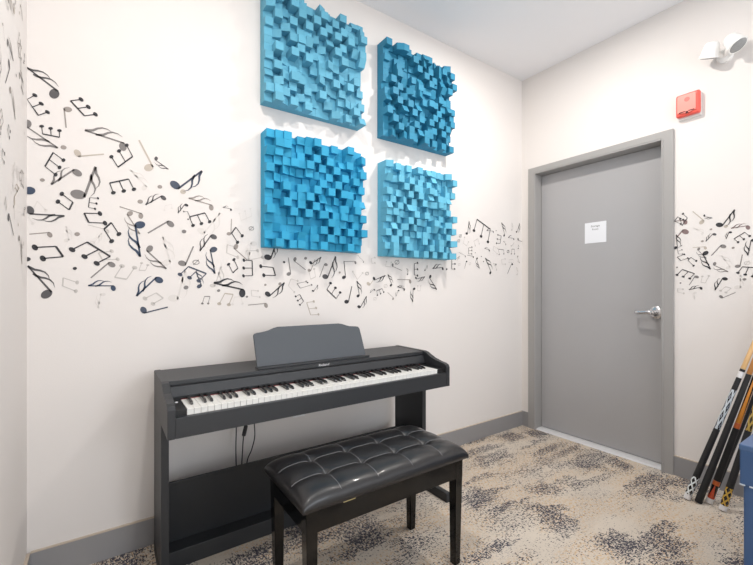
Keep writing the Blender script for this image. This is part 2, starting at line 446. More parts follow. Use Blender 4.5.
def points_mat(name, dark, light, z0, z1):
    """long pointed splices of light colour rising along the forearm"""
    m = bpy.data.materials.new(name); m.use_nodes = True
    nt = m.node_tree; N = nt.nodes.new; L = nt.links.new; b = nt.nodes['Principled BSDF']
    b.inputs['Roughness'].default_value = .25; b.inputs['Coat Weight'].default_value = .6
    tc = N('ShaderNodeTexCoord'); sep = N('ShaderNodeSeparateXYZ'); L(tc.outputs['Object'], sep.inputs[0])
    def mth(op, a, bb=None):
        x = N('ShaderNodeMath'); x.operation = op
        for i, k in enumerate((a, bb)):
            if k is None: continue
            if isinstance(k, (int, float)): x.inputs[i].default_value = k
            else: L(k, x.inputs[i])
        return x.outputs[0]
    ang = mth('ARCTAN2', sep.outputs[1], sep.outputs[0])
    tri = mth('ABSOLUTE', mth('SUBTRACT', mth('FRACT', mth('ADD', mth('MULTIPLY', ang, 4/(2*math.pi)), .3)), .5))
    h = mth('DIVIDE', mth('SUBTRACT', sep.outputs[2], z0), z1-z0)
    f = mth('GREATER_THAN', mth('MULTIPLY', tri, 2), mth('MULTIPLY', h, .85))
    x = N('ShaderNodeMix'); x.data_type = 'RGBA'; L(f, x.inputs[0])
    x.inputs[6].default_value = (*s2l(dark), 1); x.inputs[7].default_value = (*s2l(light), 1)
    L(x.outputs[2], b.inputs['Base Color']); return m

M_wall = mat('wall_paint', (228, 223, 219), .75, bump=.12, bscale=160, var=.01, vscale=2, spec=.3)
M_ceil = mat('ceiling_paint', (240, 240, 242), .9, bump=.1, bscale=140)
M_base = mat('baseboard_vinyl', (146, 145, 146), .45, var=.03)
M_base_top = mat('baseboard_cap', (190, 176, 160), .6)
M_frame = mat('frame_paint', (160, 158, 156), .4, bump=.05, bscale=300)
M_door = mat('door_paint', (168, 167, 168), .38, bump=.06, bscale=260, var=.01)
M_gap = mat('door_gap_dark', (60, 58, 58), .8)
M_thresh = mat('threshold_metal', (215, 215, 216), .4, var=.06, vscale=30)
M_floor = carpet_mat()
M_piano = mat('piano_satin_black', (42, 44, 47), .45, bump=.12, bscale=420, var=.05, vscale=40)
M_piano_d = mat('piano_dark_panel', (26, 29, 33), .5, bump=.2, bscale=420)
M_rest = mat('music_rest_charcoal', (72, 77, 83), .5, bump=.15, bscale=420)
M_slot = mat('slot_black', (14, 14, 15), .5)
M_white = mat('key_white', (244, 243, 238), .22, coat=.3)
M_black = mat('key_black', (20, 20, 22), .25, coat=.3)
M_felt = mat('red_felt', (120, 36, 42), .95, bump=.3)
M_silver = mat('silver_lettering', (225, 225, 228), .35)
M_leather = mat('black_leather', (27, 27, 29), .36, bump=.2, bscale=500, coat=.15)
M_seam = mat('leather_seam', (125, 125, 128), .6)
M_lacq = mat('black_lacquer', (8, 8, 8), .12, spec=.25, coat=.25)
M_gold = mat('brass_strip', (205, 190, 140), .35, metal=.4)
M_chrome = mat('brushed_chrome', (205, 205, 207), .22, metal=.9)
M_cable = mat('cable_rubber', (18, 18, 20), .5)
M_red = mat('alarm_red', (232, 92, 80), .4)
M_redface = mat('alarm_face_red', (240, 135, 122), .4)
M_darkslot = mat('grille_dark', (70, 22, 22), .7)
M_plastic = mat('white_plastic', (244, 243, 240), .35)
M_lens = mat('lamp_lens', (150, 152, 152), .2, var=.25, vscale=120)
M_paper = mat('white_paper', (228, 230, 234), .6)
M_ink = mat('grey_ink', (110, 112, 114), .7)
M_blue = mat('navy_blue_plastic', (58, 88, 130), .35, bump=.05, bscale=200)
M_bluetop = mat('navy_blue_lid', (72, 100, 140), .35)
M_worn = mat('worn_white_edge', (190, 200, 212), .6)
M_maple = mat('maple_wood', (226, 184, 128), .35, var=.08, vscale=25, coat=.4)
M_ochre = mat('ochre_wood', (190, 130, 70), .35, var=.1, vscale=25, coat=.4)
M_wrap = mat('black_wrap', (26, 26, 28), .6, bump=.4, bscale=900)
M_bumper = mat('bumper_white', (226, 224, 224), .5)
M_outlet = mat('outlet_white', (238, 238, 238), .4)

# ---------------------------------------------------------------- setting
def struct(name, bm, m): 
    o = obj(name, bm, m); o['kind'] = 'structure'; return o
T_ = .12
DY0, DY1, DZ = -.138, -1.034, 2.114        # door clear opening in the right-hand wall
struct('floor', box(B(), XL-T_, .5, YR-T_, T_, -.1, 0), M_floor)
struct('ceiling', box(B(), XL-T_, .5, YR-T_, T_, H, H+.1), M_ceil)
struct('wall_back', box(B(), XL-T_, .3, 0, T_, 0, H), M_wall)
struct('wall_left', box(B(), XL-T_, XL, YR, 0, 0, H), M_wall)
struct('wall_rear', box(B(), XL-T_, .3, YR-T_, YR, 0, H), M_wall)
bm = B()
box(bm, 0, .2, DY0+.02, 0, 0, H); box(bm, 0, .2, YR, DY1-.02, 0, H); box(bm, 0, .2, DY1-.02, DY0+.02, DZ+.02, H)
struct('wall_right', bm, M_wall)
def baseboard(name, x0, x1, y0, y1, h=.1225):
    bm = B(); box(bm, x0, x1, y0, y1, 0, h-.004)
    o = struct(name, bm, [M_base, M_base_top]); 
    bm = B(); bm.from_mesh(o.data)
    n = len(bm.faces); box(bm, x0, x1, y0, y1, h-.004, h)
    bm.faces.ensure_lookup_table()
    for f in bm.faces[n:]: f.material_index = 1
    bm.to_mesh(o.data); bm.free()
baseboard('baseboard_back', XL+.012, -.012, -.012, 0)
baseboard('baseboard_left', XL, XL+.012, YR, -.012)
baseboard('baseboard_right', -.012, 0, YR, DY1-.064)
struct('trim_1', box(B(), -.012, 0, DY0+.064, 0, 0, .1225), M_base)
# hollow metal door frame: face, jamb reveal and stop in one profile around three sides
bm = B()
fo = .064; XF, XE = -.020, .16
def jamb_profile(yi, sgn): return [(XF, yi+sgn*fo), (XF, yi+sgn*.012), (XF-.006, yi+sgn*.0095), (XF-.006, yi+sgn*.002), (XF-.001, yi), (XE, yi), (XE, yi+sgn*.018), (.003, yi+sgn*.018), (.003, yi+sgn*fo)]
prism(bm, jamb_profile(DY0, 1), 0, DZ, 'z'); prism(bm, jamb_profile(DY1, -1), 0, DZ, 'z')
hp = [(XF, DZ+.056), (XF, DZ+.014), (XF+.0035, DZ+.012), (XF-.006, DZ+.0095), (XF-.006, DZ+.002), (XF-.001, DZ), (XE, DZ), (XE, DZ+.018), (.003, DZ+.018), (.003, DZ+.056)]
prism(bm, hp, DY1, DY0, 'y')
box(bm, XF, .003, DY0, DY0+fo, DZ, DZ+.056); box(bm, XF, .003, DY1-fo, DY1, DZ, DZ+.056)
struct('trim_2', bm, M_frame)
# threshold strip
bm = B(); prism(bm, [(-.004, 0), (.002, .008), (.03, .011), (.16, .012), (.16, 0)], DY1, DY0, 'y')
struct('trim_3', bm, M_thresh)
# door leaf with its lever handle
door = bpy.data.objects.new('door_1', None); C.objects.link(door); door.location = (.07, (DY0+DY1)/2, 0); door['kind'] = 'structure'
cy = (DY0+DY1)/2
bm = B(); box(bm, 0, .045, DY1-cy+.003, DY0-cy-.003, .016, DZ-.003, .0015)
obj('leaf', bm, M_door, door)
bm = B(); box(bm, .01, .03, DY1-cy, DY0-cy, .012, DZ-.0005)
obj('shadow_gap', bm, M_gap, door)
hy, hz = -.977-cy, 1.009
hd = bpy.data.objects.new('door_handle', None); C.objects.link(hd); hd.parent = door; hd.location = (0, hy, hz)
bm = B(); lathe(bm, [(0, .041), (.010, .041), (.014, .037), (.017, .022), (.018, .014)], (0, 0, 0), (-1, 0, 0), 36)
auto_smooth(obj('rose', bm, M_chrome, hd))
bm = B(); lathe(bm, [(0, .012), (.03, .012), (.048, .014), (.06, .015), (.066, .012), (.068, .006)], (-.014, 0, 0), (-1, 0, 0), 28)
auto_smooth(obj('spindle', bm, M_chrome, hd))
bm = B(); tube(bm, smooth_pts([(-.066, 0, .0), (-.069, .03, .002), (-.068, .07, 0), (-.064, .096, 0), (-.050, .106, 0), (-.030, .108, 0)], 8), .009, 12)
for v in bm.verts: v.co.z *= 1.5
auto_smooth(obj('lever', bm, M_chrome, hd))

# ---------------------------------------------------------------- paper sign on the door
def text_mesh(s, size, m, name, parent, mat4, extrude=.0003, align='CENTER'):
    cu = bpy.data.curves.new(name, 'FONT'); cu.body = s; cu.size = size; cu.extrude = extrude; cu.align_x = align; cu.align_y = 'CENTER'
    cu.resolution_u = 3
    t = bpy.data.objects.new(name, cu); C.objects.link(t)
    dg = bpy.context.evaluated_depsgraph_get()
    me = bpy.data.meshes.new_from_object(t.evaluated_get(dg)); me.materials.clear(); me.materials.append(m)
    bpy.data.objects.remove(t); bpy.data.curves.remove(cu)
    me.transform(mat4)
    o = bpy.data.objects.new(name, me); C.objects.link(o); o.parent = parent; return o
sg = empty('door_sign', (.0695, -.580, 1.59), 'small white paper notice taped to the grey door', 'sign')
obj('sheet', box(B(), -.0015, 0, -.078, .078, -.08, .075, .0004), M_paper, sg)
# facing -x: text x-axis -> world -y, text y -> world z
RX = Matrix(((0, 0, -1, 0), (-1, 0, 0, 0), (0, 1, 0, 0), (0, 0, 0, 1)))
text_mesh('Storage', .021, M_ink, 'lettering', sg, Matrix.Translation((-.0018, .0, .046)) @ RX)
text_mesh('Room', .019, M_ink, 'lettering', sg, Matrix.Translation((-.0018, .0, .022)) @ RX)

# ---------------------------------------------------------------- wall outlet behind the piano
ot = empty('wall_outlet', (-2.05, 0, .505), 'small white outlet plate low on the wall behind the piano', 'outlet')
obj('cover_plate', box(B(), -.036, .036, -.006, 0, -.057, .057, .002), M_outlet, ot)
bm = B()
for dz in (-.03, .012): box(bm, -.016, .016, -.0075, -.005, dz-.013, dz+.013, .003)
sk = obj('socket', bm, M_plastic, ot)

# ---------------------------------------------------------------- acoustic wall panels
def tintmat(name, rgb):
    m = mat(name, rgb, .6, spec=.25)
    nt = m.node_tree; b = nt.nodes['Principled BSDF']
    oi = nt.nodes.new('ShaderNodeObjectInfo'); mr = nt.nodes.new('ShaderNodeMapRange')
    mr.inputs[3].default_value = .92; mr.inputs[4].default_value = 1.07
    nt.links.new(oi.outputs['Random'], mr.inputs[0])
    hs = nt.nodes.new('ShaderNodeHueSaturation'); hs.inputs['Color'].default_value = (*s2l(rgb), 1)
    nt.links.new(mr.outputs[0], hs.inputs['Value']); nt.links.new(hs.outputs[0], b.inputs['Base Color'])
    return m
def make_panel(xl, z0, w, h, rgb, seed, label):
    N = 14; rnd = random.Random(seed)
    root = empty('acoustic_panel', (xl+w/2, 0, z0+h/2), label, 'wall panel', 'blue wooden block acoustic panels above the piano')
    m = tintmat('panel_blue', rgb)
    obj('backing_board', box(B(), -w/2, w/2, -.034, 0, -h/2, h/2, .001), m, root)
    cells = []
    for i in range(N):
        for j in range(N):
            r = rnd.random()
            hi = rnd.random() < (.80 if (i+j) % 2 else .20)
            d = rnd.choice([.046, .058, .068, .078]) if hi else rnd.choice([.0, .004, .014, .028])
            if i == 0: d = max(d, .028)
            cells.append((i, j, d, r < .34, rnd.choice([0, 1, 2, 3])))
    cells.sort(key=lambda c: -c[2])
    rest = B(); pw, ph = w/N, h/N
    for n, (i, j, d, slant, k) in enumerate(cells):
        bm = B() if n < 100 else rest
        x0 = -w/2+i*pw+.0004; x1 = x0+pw-.0008; za = -h/2+j*ph+.0004; zb = za+ph-.0008
        y0 = -.032; y1 = -.036-d
        a = [bm.verts.new(p) for p in ((x0, y0, za), (x1, y0, za), (x1, y0, zb), (x0, y0, zb))]
        dd = [0, 0, 0, 0]
        if slant and d > .02:
            s = .022
            dd = [[s, 0, 0, s], [0, s, s, 0], [s, s, 0, 0], [0, 0, s, s]][k]
        c = [bm.verts.new((p[0], y1+dd[q], p[1])) for q, p in enumerate(((x0, za), (x1, za), (x1, zb), (x0, zb)))]
        bm.faces.new(a); bm.faces.new(c[::-1])
        for q in range(4): bm.faces.new((a[q], c[q], c[(q+1) % 4], a[(q+1) % 4]))
        if n < 100: obj('block', bm, m, root)
    o = obj('blocks', rest, m, root); o['kind'] = 'stuff'
make_panel(-2.268, 2.142, .606, .606, (98, 168, 194), 11, 'pale sky blue block acoustic panel, upper left of the four on the wall')
make_panel(-1.512, 2.130, .606, .598, (52, 132, 164), 12, 'deeper teal blue block acoustic panel, upper right of the four on the wall')
make_panel(-2.266, 1.385, .606, .606, (50, 156, 196), 13, 'bright saturated blue block acoustic panel, lower left of the four, above the music rest')
make_panel(-1.510, 1.374, .606, .596, (102, 180, 207), 14, 'light blue block acoustic panel, lower right of the four on the wall')

# ---------------------------------------------------------------- music note murals
SH = {k: mat('note_'+n, c, .6) for k, n, c in (('k', 'black', (46, 46, 50)), ('c', 'charcoal', (84, 82, 84)), ('n', 'navy', (54, 68, 90)), ('m', 'slate', (66, 74, 90)),
     ('g', 'grey', (126, 122, 120)), ('t', 'taupe', (152, 144, 138)), ('w', 'sand', (188, 178, 166)), ('r', 'mauve', (132, 112, 110)), ('l', 'pale_grey', (198, 193, 188)), ('L', 'faint_grey', (218, 213, 208)))}
class Flat:
    """2-D shapes on a wall: map(s, z, layer) -> world"""
    def __init__(s, bm, mp, off): s.bm, s.mp, s.off = bm, mp, off
    def poly(s, pts): s.bm.faces.new([s.bm.verts.new(s.mp(p[0], p[1], s.off)) for p in pts])
    def line(s, a, b, w):
        a = Vector(a); b = Vector(b); d = (b-a).normalized(); n = Vector((-d.y, d.x))*w/2
        s.poly([a-n, b-n, b+n, a+n])
    def strip(s, pts, ws):
        P = [Vector(p) for p in pts]; L_ = []
        for i, p in enumerate(P):
            d = (P[min(i+1, len(P)-1)]-P[max(i-1, 0)]).normalized(); n = Vector((-d.y, d.x))*ws[i]/2
            L_.append((s.bm.verts.new(s.mp(*(p-n), s.off)), s.bm.verts.new(s.mp(*(p+n), s.off))))
        for a, b in zip(L_, L_[1:]): s.bm.faces.new((a[0], b[0], b[1], a[1]))
    def head(s, c, r, ang, asp=.74):
        s.poly([(c[0]+r*math.cos(t)*math.cos(ang)-r*asp*math.sin(t)*math.sin(ang), c[1]+r*math.cos(t)*math.sin(ang)+r*asp*math.sin(t)*math.cos(ang)) for t in [2*math.pi*k/22 for k in range(22)]])
def draw_note(fl, k, v, r):
    if k == 'd': fl.head(v, r, .3, .85); return
    if k == 'o':
        c = v; n = 24
        ring = [(c[0]+r*math.cos(2*math.pi*i/n), c[1]+r*.72*math.sin(2*math.pi*i/n)) for i in range(n+1)]
        fl.strip(ring, [r*.22]*(n+1)); fl.line((c[0]-r*.9, c[1]-r*.95), (c[0]+r*.9, c[1]+r*.95), r*.16); return
    if k in 'seq':
        hd, tip = Vector(v[:2]), Vector(v[2:]); d = tip-hd; L_ = d.length; D = d/L_; Nn = Vector((D.y, -D.x))
        fl.head(hd, r, math.atan2(Nn.y, Nn.x)+.35)
        base = hd+Nn*r*.86; w = max(r*.34, .0016)
        fl.line(base, tip, w)
        if k == 'q': return
        f0 = [(0, .01), (.09, .045), (.18, .10), (.26, .20), (.36, .275), (.49, .30), (.64, .265)]
        wd = [.05, .072, .068, .056, .042, .026, .006]
        for s in ((0, .27) if k == 's' else (0,)):
            pts = [tip - D*(a+s)*L_ + Nn*b*L_*1.05 for a, b in f0]
            fl.strip([p for p in pts], [x*L_ for x in wd])
        return
    n = int(k[1]); b1, b2, h1, h2 = (Vector(v[i:i+2]) for i in (0, 2, 4, 6))
    w = max(r*.38, .0014)
    fl.line(b1, b2, max(r*.62, .002))
    for i in range(n):
        t = i/(n-1); b = b1.lerp(b2, t); h = h1.lerp(h2, t); d = (b-h).normalized(); Nn = Vector((d.y, -d.x))
        if (b2-b1).dot(Nn) > 0 : pass
        fl.head(h, r, math.atan2(Nn.y, Nn.x)+.3); fl.line(h+(b-h).normalized()*r*.2, b, w)
def mural(data, mp, loc, label):
    root = empty('music_note_mural', loc, label, 'wall decal')
    items = []
    for i, l in enumerate(data.strip().splitlines()):
        p = l.split(); v = list(map(float, p[2:]))
        items.append((i, p[0], p[1], v[:-1], v[-1]))
    def size(it):
        v = it[3]; xs = v[0::2]; zs = v[1::2]; return max(xs)-min(xs)+max(zs)-min(zs)+it[4]*2
    rank = sorted(items, key=lambda it: -size(it)); big = {it[0] for it in rank[:100]}
    mats = list(SH.values()); keys = list(SH)
    rest = B()
    order = {'L': 0, 'l': 1, 'w': 2, 't': 3, 'r': 3, 'g': 4, 'c': 5, 'm': 6, 'n': 7, 'k': 8}
    for i, k, sh, v, r in items:
        off = .0006+order[sh]*.00012+(i % 23)*.000004
        if i in big:
            bm = B(); draw_note(Flat(bm, mp, off), k, v, r)
            for vv in bm.verts: vv.co -= Vector(loc)
            obj('dot' if k == 'd' else 'beamed_notes' if k[0] == 'b' else 'music_note', bm, SH[sh], root, recalc=False)
        else:
            n0 = len(rest.faces); draw_note(Flat(rest, mp, off), k, v, r); rest.faces.ensure_lookup_table()
            for f in rest.faces[n0:]: f.material_index = keys.index(sh)
    if len(rest.faces):
        for vv in rest.verts: vv.co -= Vector(loc)
        o = obj('music_notes', rest, mats, root, recalc=False); o['kind'] = 'stuff'
mural(NOTES_BACK, lambda s, z, o: (max(s, XL+.001), -o, z), (-1.8, 0, 1.4), 'band of black, grey and navy music notes across the wall behind the piano')
mural(NOTES_RIGHT, lambda s, z, o: (-o, -s, z), (0, -1.3, 1.4), 'cluster of black and grey music notes on the wall right of the door')
rn = random.Random(5); rows = []
for i in range(125):
    y = .03+rn.random()*1.0; zc = 2.1+.35*y+rn.uniform(-.85, .75); a = rn.uniform(0, 6.28); L_ = rn.uniform(.04, .11)
    sh = rn.choice('ggtttwwllLgc'); r = L_*rn.uniform(.12, .16); k = rn.choice(['s', 's', 'q', 'b2', 'b3', 'd', 's'])
    zc = min(max(zc, 1.3), 2.85)
    if k in ('s', 'q'):
        y = max(y, .02+abs(math.cos(a))*L_); rows.append('%s %s %f %f %f %f %f' % (k, sh, y, zc, y+L_*math.cos(a), min(zc+L_*math.sin(a), 2.93), r))
    elif k == 'd': rows.append('d %s %f %f %f' % (sh, y, zc, .006))
    else:
        L_ *= .6; y = max(y, .13); D = Vector((math.cos(a), math.sin(a)))*L_; E_ = Vector((-D.y, D.x))*.9; p = Vector((y, zc))
        rows.append('%s %s %f %f %f %f %f %f %f %f %f' % (k, sh, *(p+D), *(p+D+E_), *p, *(p+E_), .007))
mural('\n'.join(rows), lambda s, z, o: (XL+o, -s, z), (XL, -.6, 1.9), 'scattered grey and black music notes on the wall left of the piano')

# ---------------------------------------------------------------- digital piano
PX0, PX1 = -2.765, -1.387
piano = empty('digital_piano', ((PX0+PX1)/2, -.3, 0), 'black digital upright piano standing against the wall', 'piano')
pc = Vector(piano.location)
def pobj(name, bm, m, parent=None, **k):
    for v in bm.verts: v.co -= pc
    return obj(name, bm, m, parent or piano, **k)
prof = [(-.060, .634), (-.060, .803), (-.325, .803), (-.350, .799), (-.378, .785), (-.405, .772), (-.45, .763), (-.495, .757), (-.513, .750), (-.52, .737), (-.52, .634)]
for x0, x1 in ((PX0, PX0+.026), (PX1-.026, PX1)):
    bm = B(); prism(bm, prof, x0, x1, 'x', .0015); pobj('cheek', bm, M_piano)
ix0, ix1 = PX0+.026, PX1-.026
pobj('top_board', box(B(), ix0, ix1, -.328, -.060, .784, .801, .0015), M_piano)
bm = B(); box(bm, ix0, ix1, -.320, -.300, .735, .785)
pobj('slot', bm, M_slot)
pobj('slot_strip', box(B(), ix0, ix1, -.326, -.318, .7802, .7818), M_piano)
bm = B(); prism(bm, [(-.322, .778), (-.332, .778), (-.345, .742), (-.345, .738), (-.322, .738)], ix0, ix1, 'x'); 
pobj('fallboard', bm, M_piano)
bm = B(); box(bm, ix0, ix1, -.352, -.30, .722, .738); pobj('fallboard_edge', bm, M_slot)
KX0, KX1 = -2.699, -1.459
bm = B(); box(bm, ix0, ix1, -.520, -.500, .634, .7075, .0015); box(bm, ix0, ix1, -.50, -.060, .634, .700)
pobj('key_bed', bm, M_piano)
for a, b in ((ix0, KX0-.001), (KX1+.001, ix1)):
    pobj('key_block', box(B(), a, b, -.500, -.345, .70, .7285, .0015), M_slot)
bm = B(); lathe(bm, [(0, .006), (.002, .006), (.003, .004)], ((ix0+KX0)/2, -.385, .7285), (0, 0, 1), 16); pobj('power_button', bm, M_silver)
bm = B(); box(bm, KX0, KX1, -.3555, -.35, .715, .7315); pobj('felt_strip', bm, M_felt)
kw = (KX1-KX0)/52
wk = None
for i in range(52):
    if wk is None:
        bm = B(); box(bm, .0006, kw-.0006, -.5, -.352, .7262, .7295, .0008); box(bm, .0008, kw-.0008, -.4972, -.352, .7015, .7262)
        wk = pobj('white_key', bm, M_white); wk.location = (KX0, 0, 0)
    else:
        o = wk.copy(); C.objects.link(o); o.location = (KX0+i*kw, 0, 0)
bk = None
for i in range(51):
    # white index 0 = A0; a black key follows A, C, D, F, G
    if 'ABCDEFG'[i % 7] in 'BE': continue
    if bk is None:
        bm = B(); prism(bm, [(-.354, .729), (-.354, .7425), (-.440, .741), (-.449, .736), (-.4525, .729)], -.0052, .0052, 'x', .0012)
        bk = auto_smooth(pobj('black_key', bm, M_black)); bk.location = (KX0+(i+1)*kw, 0, 0)
    else:
        o = bk.copy(); C.objects.link(o); o.location = (KX0+(i+1)*kw, 0, 0)
# music rest with stepped shoulders, leaning back, standing in a ledge
mr = bpy.data.objects.new('music_rest', None); C.objects.link(mr); mr.parent = piano; mr.location = Vector((-2.080, -.285, .801))-pc
pr = [(-.294, .004), (.294, .004), (.303, .11), (.297, .147), (.288, .156), (.275, .158), (.235, .160), (.215, .166), (.19, .175), (.17, .179), (-.17, .179), (-.19, .175), (-.215, .166), (-.235, .160), (-.275, .157), (-.288, .153), (-.294, .145)]
pr = [(x, z) for x, z in pr]
pr[2] = (.292, .11); pr[3] = (.290, .147); pr[4] = (.284, .156)
bm = B(); prism(bm, pr, -.006, .006, 'y', .001)
for v in bm.verts: v.co.y += v.co.z*.42
obj('rest_board', bm, M_rest, mr)
obj('rest_ledge', box(B(), -.300, .300, -.030, .014, 0, .010, .002), M_piano, mr)
lt = Matrix(((1, 0, 0, 0), (0, 0, -1, 0), (0, 1, 0, 0), (0, 0, 0, 1)))
t = text_mesh('Roland', .0165, M_silver, 'lettering', piano, Matrix.Translation(Vector((-2.058, -.3290, .7925))-pc) @ lt @ Matrix.Diagonal((1.25, 1, 1, 1)))
t['label'] = 'small silver maker lettering'
# stand
for x0, x1 in ((PX0, PX0+.028), (PX1-.028, PX1)):
    pobj('leg', box(B(), x0, x1, -.325, -.060, .0, .634, .0015), M_piano)
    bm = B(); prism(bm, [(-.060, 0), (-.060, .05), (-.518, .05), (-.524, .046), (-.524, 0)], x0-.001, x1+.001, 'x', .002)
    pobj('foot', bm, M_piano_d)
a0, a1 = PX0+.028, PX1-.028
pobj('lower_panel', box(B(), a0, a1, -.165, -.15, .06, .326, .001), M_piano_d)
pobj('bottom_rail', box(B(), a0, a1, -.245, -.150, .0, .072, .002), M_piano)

# cables hanging behind the keyboard
def cable(pts, label, ferrite=None):
    e = empty('cable', pts[0], label, 'cable')
    L0 = Vector(pts[0]); bm = B(); tube(bm, [p-L0 for p in smooth_pts(pts, 8)], .0028, 8)
    auto_smooth(obj('cord', bm, M_cable, e), 60)
    if ferrite:
        a, b = (Vector(f)-L0 for f in ferrite); bm = B(); lathe(bm, [(0, .006), (.003, .0095), ((b-a).length-.003, .0095), ((b-a).length, .006)], a, b-a, 16)
        obj('ferrite_bead', bm, M_cable, e)
cable([(-2.420, -.11, .640), (-2.421, -.112, .50), (-2.424, -.115, .38), (-2.420, -.115, .25), (-2.41, -.115, .12), (-2.40, -.11, .006)], 'straight thin black cable hanging under the keyboard, leftmost of the three')
cable([(-2.350, -.11, .640), (-2.365, -.11, .52), (-2.383, -.113, .47), (-2.392, -.115, .38), (-2.395, -.115, .25), (-2.37, -.115, .10), (-2.34, -.11, .006)], 'thin black cable with a cylindrical bead under the keyboard, middle of the three', ((-2.374, -.111, .495), (-2.387, -.1135, .445)))
cable([(-2.333, -.11, .640), (-2.333, -.11, .50), (-2.332, -.112, .43), (-2.348, -.115, .37), (-2.372, -.115, .30), (-2.36, -.115, .12), (-2.30, -.11, .006)], 'curving thin black cable hanging under the keyboard, rightmost of the three')

# ---------------------------------------------------------------- piano bench
BX0, BX1, BY0, BY1 = -2.430, -1.676, -.918, -.548
bench = empty('piano_bench', ((BX0+BX1)/2, (BY0+BY1)/2, 0), 'glossy black piano bench with a tufted black leather seat', 'bench')
bw, bd = BX1-BX0, BY1-BY0
zc, zt = .457, .5
nx, ny = 120, 60
cols = [-.30*bw*1.0, -.10*bw, .10*bw, .30*bw]; cols = [-bw*.31, -bw*.105, bw*.105, bw*.31]; rws = [-bd*.165, bd*.165]
bm = B(); G = []
def sup(t): return (1-abs(t)**7)**.42
for j in range(ny+1):
    row = []
    for i in range(nx+1):
        a = 2*i/nx-1; b = 2*j/ny-1
        # rounded rectangle footprint
        aa = math.copysign(1-(1-abs(a))**1.5, a); bb = math.copysign(1-(1-abs(b))**1.5, b)
        x = aa*bw/2; y = bb*bd/2
        e = (max(0, 1-abs(aa)**10)*max(0, 1-abs(bb)**6))**.42
        dcol = min(abs(x-c) for c in cols); drow = min(abs(y-c) for c in rws)
        z = .050*e
        z -= .002*math.exp(-(dcol/.004)**2)*min(1, e) + .0035*math.exp(-(dcol/.026)**2)*min(1, e)
        z -= .002*math.exp(-(drow/.004)**2) * min(1, e) + .0035*math.exp(-(drow/.026)**2)*min(1, e)
        db = min(math.hypot(x-c, y-r_) for c in cols for r_ in rws)
        z -= .011*math.exp(-(db/.016)**2)
        z = max(z, 0)
        row.append(bm.verts.new((x, y, zc+.006+z)))
    G.append(row)
for j in range(ny):
    for i in range(nx): bm.faces.new((G[j][i], G[j][i+1], G[j+1][i+1], G[j+1][i]))
# tucked underside edge
bnd = [G[0][i] for i in range(nx+1)]+[G[j][nx] for j in range(1, ny+1)]+[G[ny][i] for i in range(nx-1, -1, -1)]+[G[j][0] for j in range(ny-1, 0, -1)]
low = [bm.verts.new((v.co.x*1.0, v.co.y*1.0, zc-.006)) for v in bnd]
for k in range(len(bnd)): bm.faces.new((bnd[k], bnd[(k+1) % len(bnd)], low[(k+1) % len(bnd)], low[k]))
bm.faces.new(low)
seat = obj('seat', bm, M_leather, bench, smooth=True); seat['label'] = 'tufted black leather seat'
for c in cols:
    for r_ in rws:
        bm = B(); bmesh.ops.create_uvsphere(bm, u_segments=16, v_segments=8, radius=.0075)
        bmesh.ops.transform(bm, matrix=Matrix.Translation((c, r_, zc+.0355)) @ Matrix.Diagonal((1, 1, .5, 1)), verts=bm.verts)
        obj('button', bm, M_leather, seat, smooth=True)
def seat_z(x, y):
    aa = abs(2*x/bw); bb = abs(2*y/bd)
    e = (max(0, 1-aa**10)*max(0, 1-bb**6))**.42
    dcol = min(abs(x-c) for c in cols); drow = min(abs(y-c) for c in rws); db = min(math.hypot(x-c, y-r_) for c in cols for r_ in rws)
    z = .050*e-(.002*math.exp(-(dcol/.004)**2)+.0035*math.exp(-(dcol/.026)**2)+.002*math.exp(-(drow/.004)**2)+.0035*math.exp(-(drow/.026)**2))*min(1, e)-.011*math.exp(-(db/.016)**2)
    return zc+.006+max(z, 0)
bm = B()
for c in cols: tube(bm, [(c, y, seat_z(c, y)+.0006) for y in [(-.47+.94*k/40)*bd for k in range(41)]], .0010, 6)
for r_ in rws: tube(bm, [(x, r_, seat_z(x, r_)+.0006) for x in [(-.485+.97*k/60)*bw for k in range(61)]], .0010, 6)
obj('seam', bm, M_seam, seat)
ins = .018
bm = B()
lx, ly = bw/2-ins, bd/2-ins
box(bm, -lx, lx, -ly, -ly+.02, zc-.088, zc-.004, .001); box(bm, -lx, lx, ly-.02, ly, zc-.088, zc-.004, .001)
box(bm, -lx, -lx+.02, -ly+.02, ly-.02, zc-.088, zc-.004, .001); box(bm, lx-.02, lx, -ly+.02, ly-.02, zc-.088, zc-.004, .001)
box(bm, -lx+.02, lx-.02, -ly+.02, ly-.02, zc-.012, zc-.004)
obj('apron', bm, M_lacq, bench)
for sx in (-1, 1):
    for sy in (-1, 1):
        ox, oy = sx*(lx-.020), sy*(ly-.020)
        bm = B(); r = bmesh.ops.create_cube(bm, size=1)
        for v in bm.verts:
            top = v.co.z > 0; h = .0215 if top else .0155
            v.co = Vector((ox+math.copysign(h, v.co.x)+(0 if top else sx*-.004), oy+math.copysign(h, v.co.y), (zc-.005) if top else 0))
        bmesh.ops.bevel(bm, geom=bm.edges[:], offset=.002, segments=2, affect='EDGES')
        obj('leg', bm, M_lacq, bench)
bm = B(); box(bm, -.225, -.178, -bd/2+.0105, -bd/2+.0185, zc-.016, zc-.009, .0008)
o = obj('label_strip', bm, M_gold, bench); o['label'] = 'small pale metal strip below the seat'

